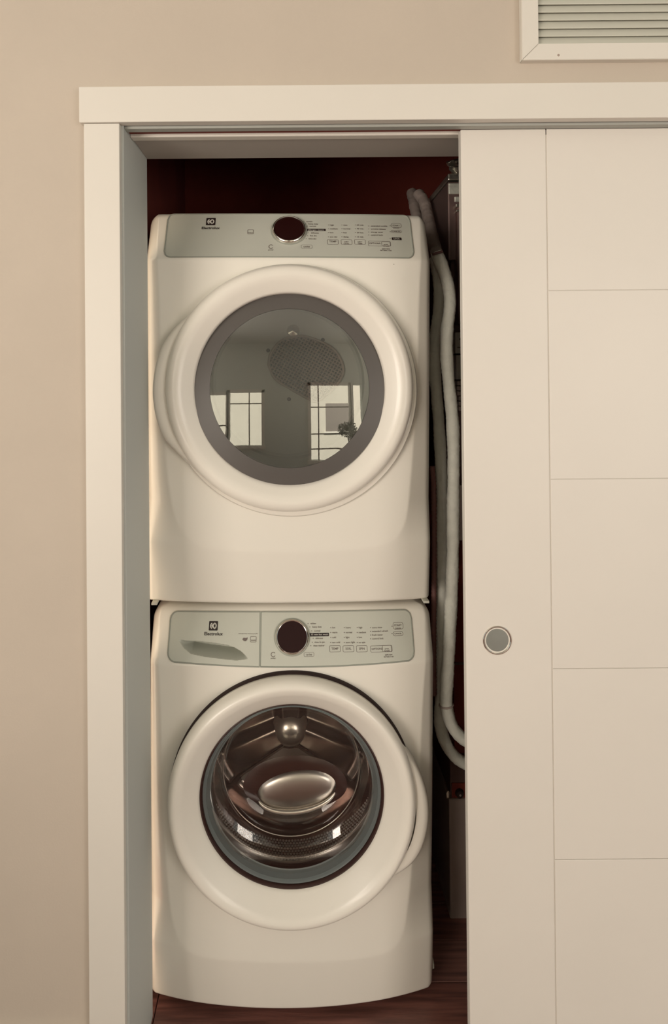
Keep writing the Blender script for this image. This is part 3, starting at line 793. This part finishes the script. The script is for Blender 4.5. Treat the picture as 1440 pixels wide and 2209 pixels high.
# drum back: embossed spider as a height field
V, Fc = [], []; nr, na = 60, 180
def emb(x, z):
    r = math.hypot(x, z); h = 0
    h += .045 * math.sqrt(max(0, 1 - (r / .050) ** 2)) if r < .05 else 0
    ring = .012 * math.exp(-((r - .215) / .012) ** 2); arm = 0
    for a in (90, 208, 332):
        d = Vector((math.cos(rad(a)), math.sin(rad(a)))); t = x * d.x + z * d.y; s_ = abs(-x * d.y + z * d.x)
        if t > 0:
            wdt = .030 + .10 * t; arm = max(arm, .030 / (1 + math.exp((s_ - wdt) / .004)))
    return max(h, arm * min(1, r / .03)) + ring
for j in range(nr + 1):
    r = .252 * (j / nr)
    for i in range(na):
        a = 2 * math.pi * i / na; x, z = r * math.cos(a), r * math.sin(a)
        V.append((cw[0] + x, -(cw[2] - .312 + emb(x, z)), cw[1] + z))
for j in range(nr):
    for i in range(na): Fc.append((j*na+i, j*na+(i+1) % na, (j+1)*na+(i+1) % na, (j+1)*na+i))
db = pymesh('drum_back', V, Fc, M['steel'], Wm.root, smooth=True)
lathe('drum_hub', [(.052, 0), (.050, .012), (.043, .028), (.03, .040), (.015, .046), (.0001, .047)], (cw[0], cw[1], cw[2] - .312), M['hub'], db, 48, 60)
pl = [(cw[0] + r * math.cos(rad(a)), cw[1] + r * math.sin(rad(a))) for r, a in [(.062, a_) for a_ in range(222, 319, 8)] + [(.20, a_) for a_ in range(320, 219, -5)]]
prism('back_plate', pl, -(cw[2] - .312) - .004, -(cw[2] - .312), M['brushed'], db, .001)
# perforated band of the drum wall
V, Fc = [], []; nb = 0
for row in range(10):
    q = .122 + row * .0098
    for i in range(62):
        a = rad(213 + (i + (row % 2) * .5) * 114 / 62); rr = .2512
        tA = Vector((-math.sin(a), 0, math.cos(a))); tB = Vector((0, 1, 0)); ctr = Vector((cw[0] + rr * math.cos(a), -(cw[2] - q), cw[1] + rr * math.sin(a)))
        nn = Vector((-math.cos(a), 0, -math.sin(a))); n = len(V); h = .0034
        ring_ = [ctr + tA * (h * math.cos(b)) + tB * (h * 1.15 * math.sin(b)) for b in [k_ * math.pi / 3 for k_ in range(6)]]
        V += ring_ + [ctr + nn * .0034]
        Fc += [(n + k_, n + (k_+1) % 6, n + 6) for k_ in range(6)]
bd_ = pymesh('drum_dimples', V, Fc, M['dimple'], dr, smooth=True); bd_['kind'] = 'stuff'
# wash paddles
for a in (150, 30):
    A = rad(a); r0, r1 = .252, .205
    P = [(cw[0] + r * math.cos(A + o_), cw[1] + r * math.sin(A + o_)) for r, o_ in ((r0, -.16), (r1, -.05), (r1, .05), (r0, .16))]
    prism('paddle', P, -(cw[2] - .12), -(cw[2] - .305), M['darksteel'], dr, .004)
# oval shapes added to stand in for refractions in the bowl glass
q0 = atp(Wm, 640, 1706, pw - .10)
V, Fc = [], []
nu, nv = 48, 12; ax, az = 84 * kw * 1.07, 42 * kw * 1.07
for j in range(nv + 1):
    f_ = j / nv
    for i in range(nu):
        a = 2 * math.pi * i / nu
        V.append((q0.x + ax * f_ * math.cos(a), q0.y + .004 - .014 * math.sqrt(max(0, 1 - f_ * f_)) , q0.z + az * f_ * math.sin(a) + .10 * ax * f_ * math.cos(a)))
for j in range(nv):
    for i in range(nu): Fc.append((j*nu+i, j*nu+(i+1) % nu, (j+1)*nu+(i+1) % nu, (j+1)*nu+i))
df = pymesh('bowl_refraction', V, Fc, M['lens'], wb, smooth=True)
V, Fc = [], []
for j in range(9):
    f_ = j / 8
    for i in range(64):
        a = 2 * math.pi * i / 64; sx_, sz_ = 112 * kw * 1.07, (66 if math.sin(a) > 0 else 52) * kw * 1.07
        V.append((q0.x - .004 + sx_ * f_ * math.cos(a), q0.y + .010 - .008 * math.sqrt(max(0, 1 - f_ * f_)), q0.z + .006 + sz_ * f_ * math.sin(a)))
for j in range(8):
    for i in range(64): Fc.append((j*64+i, j*64+(i+1) % 64, (j+1)*64+(i+1) % 64, (j+1)*64+i))
pymesh('refraction_arch', V, Fc, M['brown'], wb, smooth=True)  # dark oval standing in for the arched dark part of the refraction
arc_ = []
for i in range(33):
    a = rad(195 + 150 * i / 32); arc_.append(Vector((q0.x + ax * math.cos(a), q0.y - .004, q0.z + az * math.sin(a) + .10 * ax * math.cos(a))))
tube('refraction_glint', arc_, lambda t: .0015 + .0055 * math.sin(math.pi * t) ** .6, M['hub'], df, 12)  # bright tube standing in for the highlight on the glass
q = Wm.pt(934, 2118); lathe('side_plug', [(.012, 0), (.011, .004), (.0001, .005)], (0, 0, 0), M['slat'], Wm.root, 20)
Wm.root.children[-1].matrix_local = Matrix.Translation((Wm.W / 2, .05, q.z)) @ Matrix.Rotation(rad(90), 4, 'Z')
zf = (Wm.M @ Vector((0, .3, 0))).z
for sx in (-.28, .28):
    for yy in (.10, .64):
        zz_ = (Wm.M @ Vector((sx, yy, 0))).z
        tube('foot', [(sx, yy, -zz_ + .0005), (sx, yy, .004)], .02, M['hole'], Wm.root, 16)

# ------------------------------------------------------------------ pipes beside the machines
def pipe(name, label, pts, rpx, m, bump=.03, per=10, ribs=0, grp=None, wrap=None):
    P = smooth_path([at(x, y, Y) for x, y, Y in pts], per)
    # resample finely
    L = [0]
    for a, b in zip(P, P[1:]): L.append(L[-1] + (b - a).length)
    n = int(L[-1] / .004); Q = []
    for i in range(n + 1):
        s_ = L[-1] * i / n; k_ = int(np.searchsorted(L, s_) - 1); k_ = max(0, min(k_, len(P) - 2))
        t = (s_ - L[k_]) / max(1e-9, L[k_+1] - L[k_]); Q.append(P[k_].lerp(P[k_+1], t))
    R_ = rpx * sum(p[2] for p in pts) / len(pts) / F
    def rf(t):
        if ribs: return R_ * (1 + .10 * math.sin(t * n * 2 * math.pi / ribs))
        return R_ * (1 + .035 * math.sin(t * 37 + rpx) + .025 * math.sin(t * 91) + random.uniform(-bump, bump) * .6)
    o = tube(name, Q, rf, m, None, 20, bump=bump)
    props(o, label, 'pipe', grp); return o, Q, R_
lower = 'insulated pipes beside the machines'
pA, QA, RA = pipe('insulated_pipe', 'pale wrapped pipe running down beside the door edge, nearer one curving right at its end',
     [(941, 546, 1.80), (955, 580, 1.79), (967, 620, 1.78), (970, 660, 1.77), (964, 710, 1.77), (963, 760, 1.77), (967, 820, 1.77), (975, 900, 1.77), (978, 980, 1.77), (977, 1100, 1.77), (976, 1200, 1.77), (973, 1290, 1.77), (968, 1400, 1.77), (963, 1480, 1.77), (962, 1520, 1.77), (972, 1560, 1.77), (992, 1588, 1.77), (1020, 1604, 1.77)], 13.5, M['foam'], .04, grp=lower)
pB, QB, RB = pipe('insulated_pipe', 'wrapped pipe tucked against the dryer side, farther one ending in the lower bend',
     [(938, 556, 1.86), (945, 600, 1.85), (947, 650, 1.84), (939, 720, 1.84), (937, 790, 1.83), (942, 860, 1.83), (947, 930, 1.83), (951, 1010, 1.83), (953, 1100, 1.83), (953, 1200, 1.83), (953, 1300, 1.82), (952, 1400, 1.82), (951, 1500, 1.82), (949, 1560, 1.82), (962, 1605, 1.82), (985, 1636, 1.82), (1015, 1652, 1.82)], 12.5, M['foam'], .04, grp=lower)
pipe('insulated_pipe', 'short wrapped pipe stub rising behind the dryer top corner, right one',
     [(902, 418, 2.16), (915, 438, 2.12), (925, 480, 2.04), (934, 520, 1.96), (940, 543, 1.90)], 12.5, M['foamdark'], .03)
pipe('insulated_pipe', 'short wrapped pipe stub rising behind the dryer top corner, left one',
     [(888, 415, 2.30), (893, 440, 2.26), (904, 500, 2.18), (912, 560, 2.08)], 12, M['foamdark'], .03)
pipe('corrugated_hose', 'thin brown corrugated hose hugging the right side of the machines',
     [(932, 1006, 1.80), (935, 1060, 1.80), (936, 1200, 1.80), (935, 1320, 1.80), (935, 1420, 1.80), (936, 1500, 1.80)], 5.5, M['hose'], .02, ribs=1.6)
def ringpath(Q, i, R_, sc=1.0):
    t = (Q[i+1] - Q[i-1]).normalized(); a = t.cross(Vector((0, 1, 0))).normalized(); b = t.cross(a)
    return [Q[i] + a * (R_ * sc * math.cos(k_ * math.pi / 12)) + b * (R_ * sc * math.sin(k_ * math.pi / 12)) for k_ in range(24)]
tie = tube('pipe_tie', [at(932 + 22 * i / 12, 549 - 7 * i / 12, 1.772) for i in range(13)], .0035, M['band'], None, 8)
props(tie, 'dark brown tie holding the wrapped pipes beside the dryer corner', 'tie')
iA = min(range(len(QA)), key=lambda i: (QA[i] - at(962, 1520, 1.77)).length)
t2 = tube('pipe_tie', ringpath(QA, iA, RA, 1.04), .0028, M['foamdark'], None, 8, closed=True)
props(t2, 'narrow tape band around the nearer wrapped pipe where it starts to bend', 'tie')

# ------------------------------------------------------------------ air handler behind the door
YA = 1.93
ah = empty('air_handler', Matrix.Translation((at(985, 1900, YA).x, YA, 0)), 'dark brown air handler cabinet half hidden behind the sliding door', 'furnace')
ox, oy = ah.location.x, ah.location.y
def lb(px0, px1, py0, py1, Y0, Y1, nm, m, bev=.002):
    a = at(px0, py0, Y0); b = at(px1, py1, Y0)
    return box(nm, (a.x - ox, b.x - ox), (Y0 - oy, Y1 - oy), (b.z, a.z), m, ah, bev)
lb(965, 1120, 392, 560, YA, YA + .30, 'plenum', M['duct'], .004)
lb(966, 1120, 374, 387, YA - .004, YA + .30, 'foil_tape', M['foil'], .003)
lb(967, 1120, 395, 417, YA - .005, YA + .02, 'foil_tape', M['foil2'], .002)
lb(980, 1120, 424, 434, YA - .004, YA + .02, 'foil_tape', M['foil2'], .002)
lb(972, 1120, 560, 1048, YA + .03, YA + .4, 'upper_cabinet', M['cabinet'])
lb(985, 1006, 440, 700, YA - .02, YA + .029, 'riser_duct', M['cabinet'], .006)
lb(983, 1010, 440, 446, YA - .03, YA + .02, 'clamp', M['foil'], .001)
lb(984, 1010, 452, 456, YA - .03, YA + .02, 'clamp', M['foil'], .001)
lb(981, 1030, 717, 762, YA - .04, YA + .029, 'control_box', M['label'], .001)
lb(983, 1030, 766, 818, YA - .035, YA + .029, 'control_box', M['label'], .001)
for i in range(6):
    lb(986 + (i > 2) * 3, 1030, 822 + i * 11, 831 + i * 11, YA - .03, YA + .029, 'vent_rib', M['greypanel'], .001)
lb(986, 1030, 748, 750.5, YA - .042, YA - .04, 'label_line', M['print'], 0)
lb(990, 1030, 730, 733, YA - .042, YA - .04, 'label_line', M['print'], 0)
lb(994, 1030, 740, 743, YA - .042, YA - .04, 'label_line', M['print'], 0)
lb(988, 1030, 1047, 1166, YA - .0, YA + .35, 'louvre_panel', M['greypanel'], .002)
lb(975, 1120, 1166, 1640, YA + .04, YA + .35, 'mid_cabinet', M['dark'])
lb(975, 1120, 1430, 1433, YA + .036, YA + .041, 'seam', M['cabinet'], 0)
lb(970, 1120, 1642, 1716, YA, YA + .35, 'access_panel', M['cabinet'])
lb(974, 1120, 1690, 1722, YA - .004, YA, 'recess_plate', M['dark'], .001)
q = at(989, 1707, YA); lathe('knob', [(.012, 0), (.010, .010), (.003, .012)], (q.x - ox, q.z, .006), M['hole'], ah, 24)
lathe('knob_dot', [(.0032, 0), (.002, .001), (.0001, .001)], (q.x - ox, q.z, .0185), M['foamdark'], ah, 12)
lb(968, 1120, 1724, 2086, YA - .01, YA + .35, 'lower_panel', M['greypanel'], .004)
lb(976, 1120, 2087, 2098, YA - .006, YA + .35, 'base_rail', M['duct'], .002)
q = at(985, 2088, YA - .02); lathe('bolt', [(.006, 0), (.005, .004), (.0001, .005)], (q.x - ox, q.z, .012), M['chrome'], ah, 16)
# crumpled foil duct on top of the plenum and a scrap of foil by the lower panel
def crumple(nm, c, s, parent, seed, label=None):
    b = bmesh.new(); bmesh.ops.create_icosphere(b, subdivisions=4, radius=1)
    rnd = random.Random(seed)
    dirs = [(Vector((rnd.gauss(0, 1), rnd.gauss(0, 1), rnd.gauss(0, 1))).normalized(), rnd.uniform(.5, .95)) for _ in range(34)]
    for v in b.verts:
        f = 1.0
        for d, k_ in dirs:
            t = v.co.dot(d)
            if t > .05: f = min(f, k_ / t if t > k_ else 1)
        v.co = Vector((v.co.x * s[0] * f, v.co.y * s[1] * f, v.co.z * s[2] * f)) + Vector(c)
    me = bpy.data.meshes.new(nm); b.to_mesh(me); b.free()
    return link(nm, me, M['foil'], parent)
q = at(1010, 357, YA + .1); crumple('foil_duct', (q.x - ox, .12, q.z), (.085, .10, .030), ah, 3)
q = at(985, 362, YA - .01); crumple('foil_duct', (q.x - ox, 0, q.z), (.028, .02, .014), ah, 5)
q = at(972, 350, YA); crumple('foil_duct', (q.x - ox, .01, q.z), (.018, .02, .012), ah, 6)
q = at(966, 1712, YA - .012); crumple('foil_scrap', (q.x - ox, -.012, q.z), (.007, .006, .016), ah, 9)
# plinth so the cabinet stands on the floor
zb0 = at(1000, 2098, YA).z
box('plinth', (-.005, .17), (.0, .34), (.0, max(.004, zb0)), M['dark'], ah)
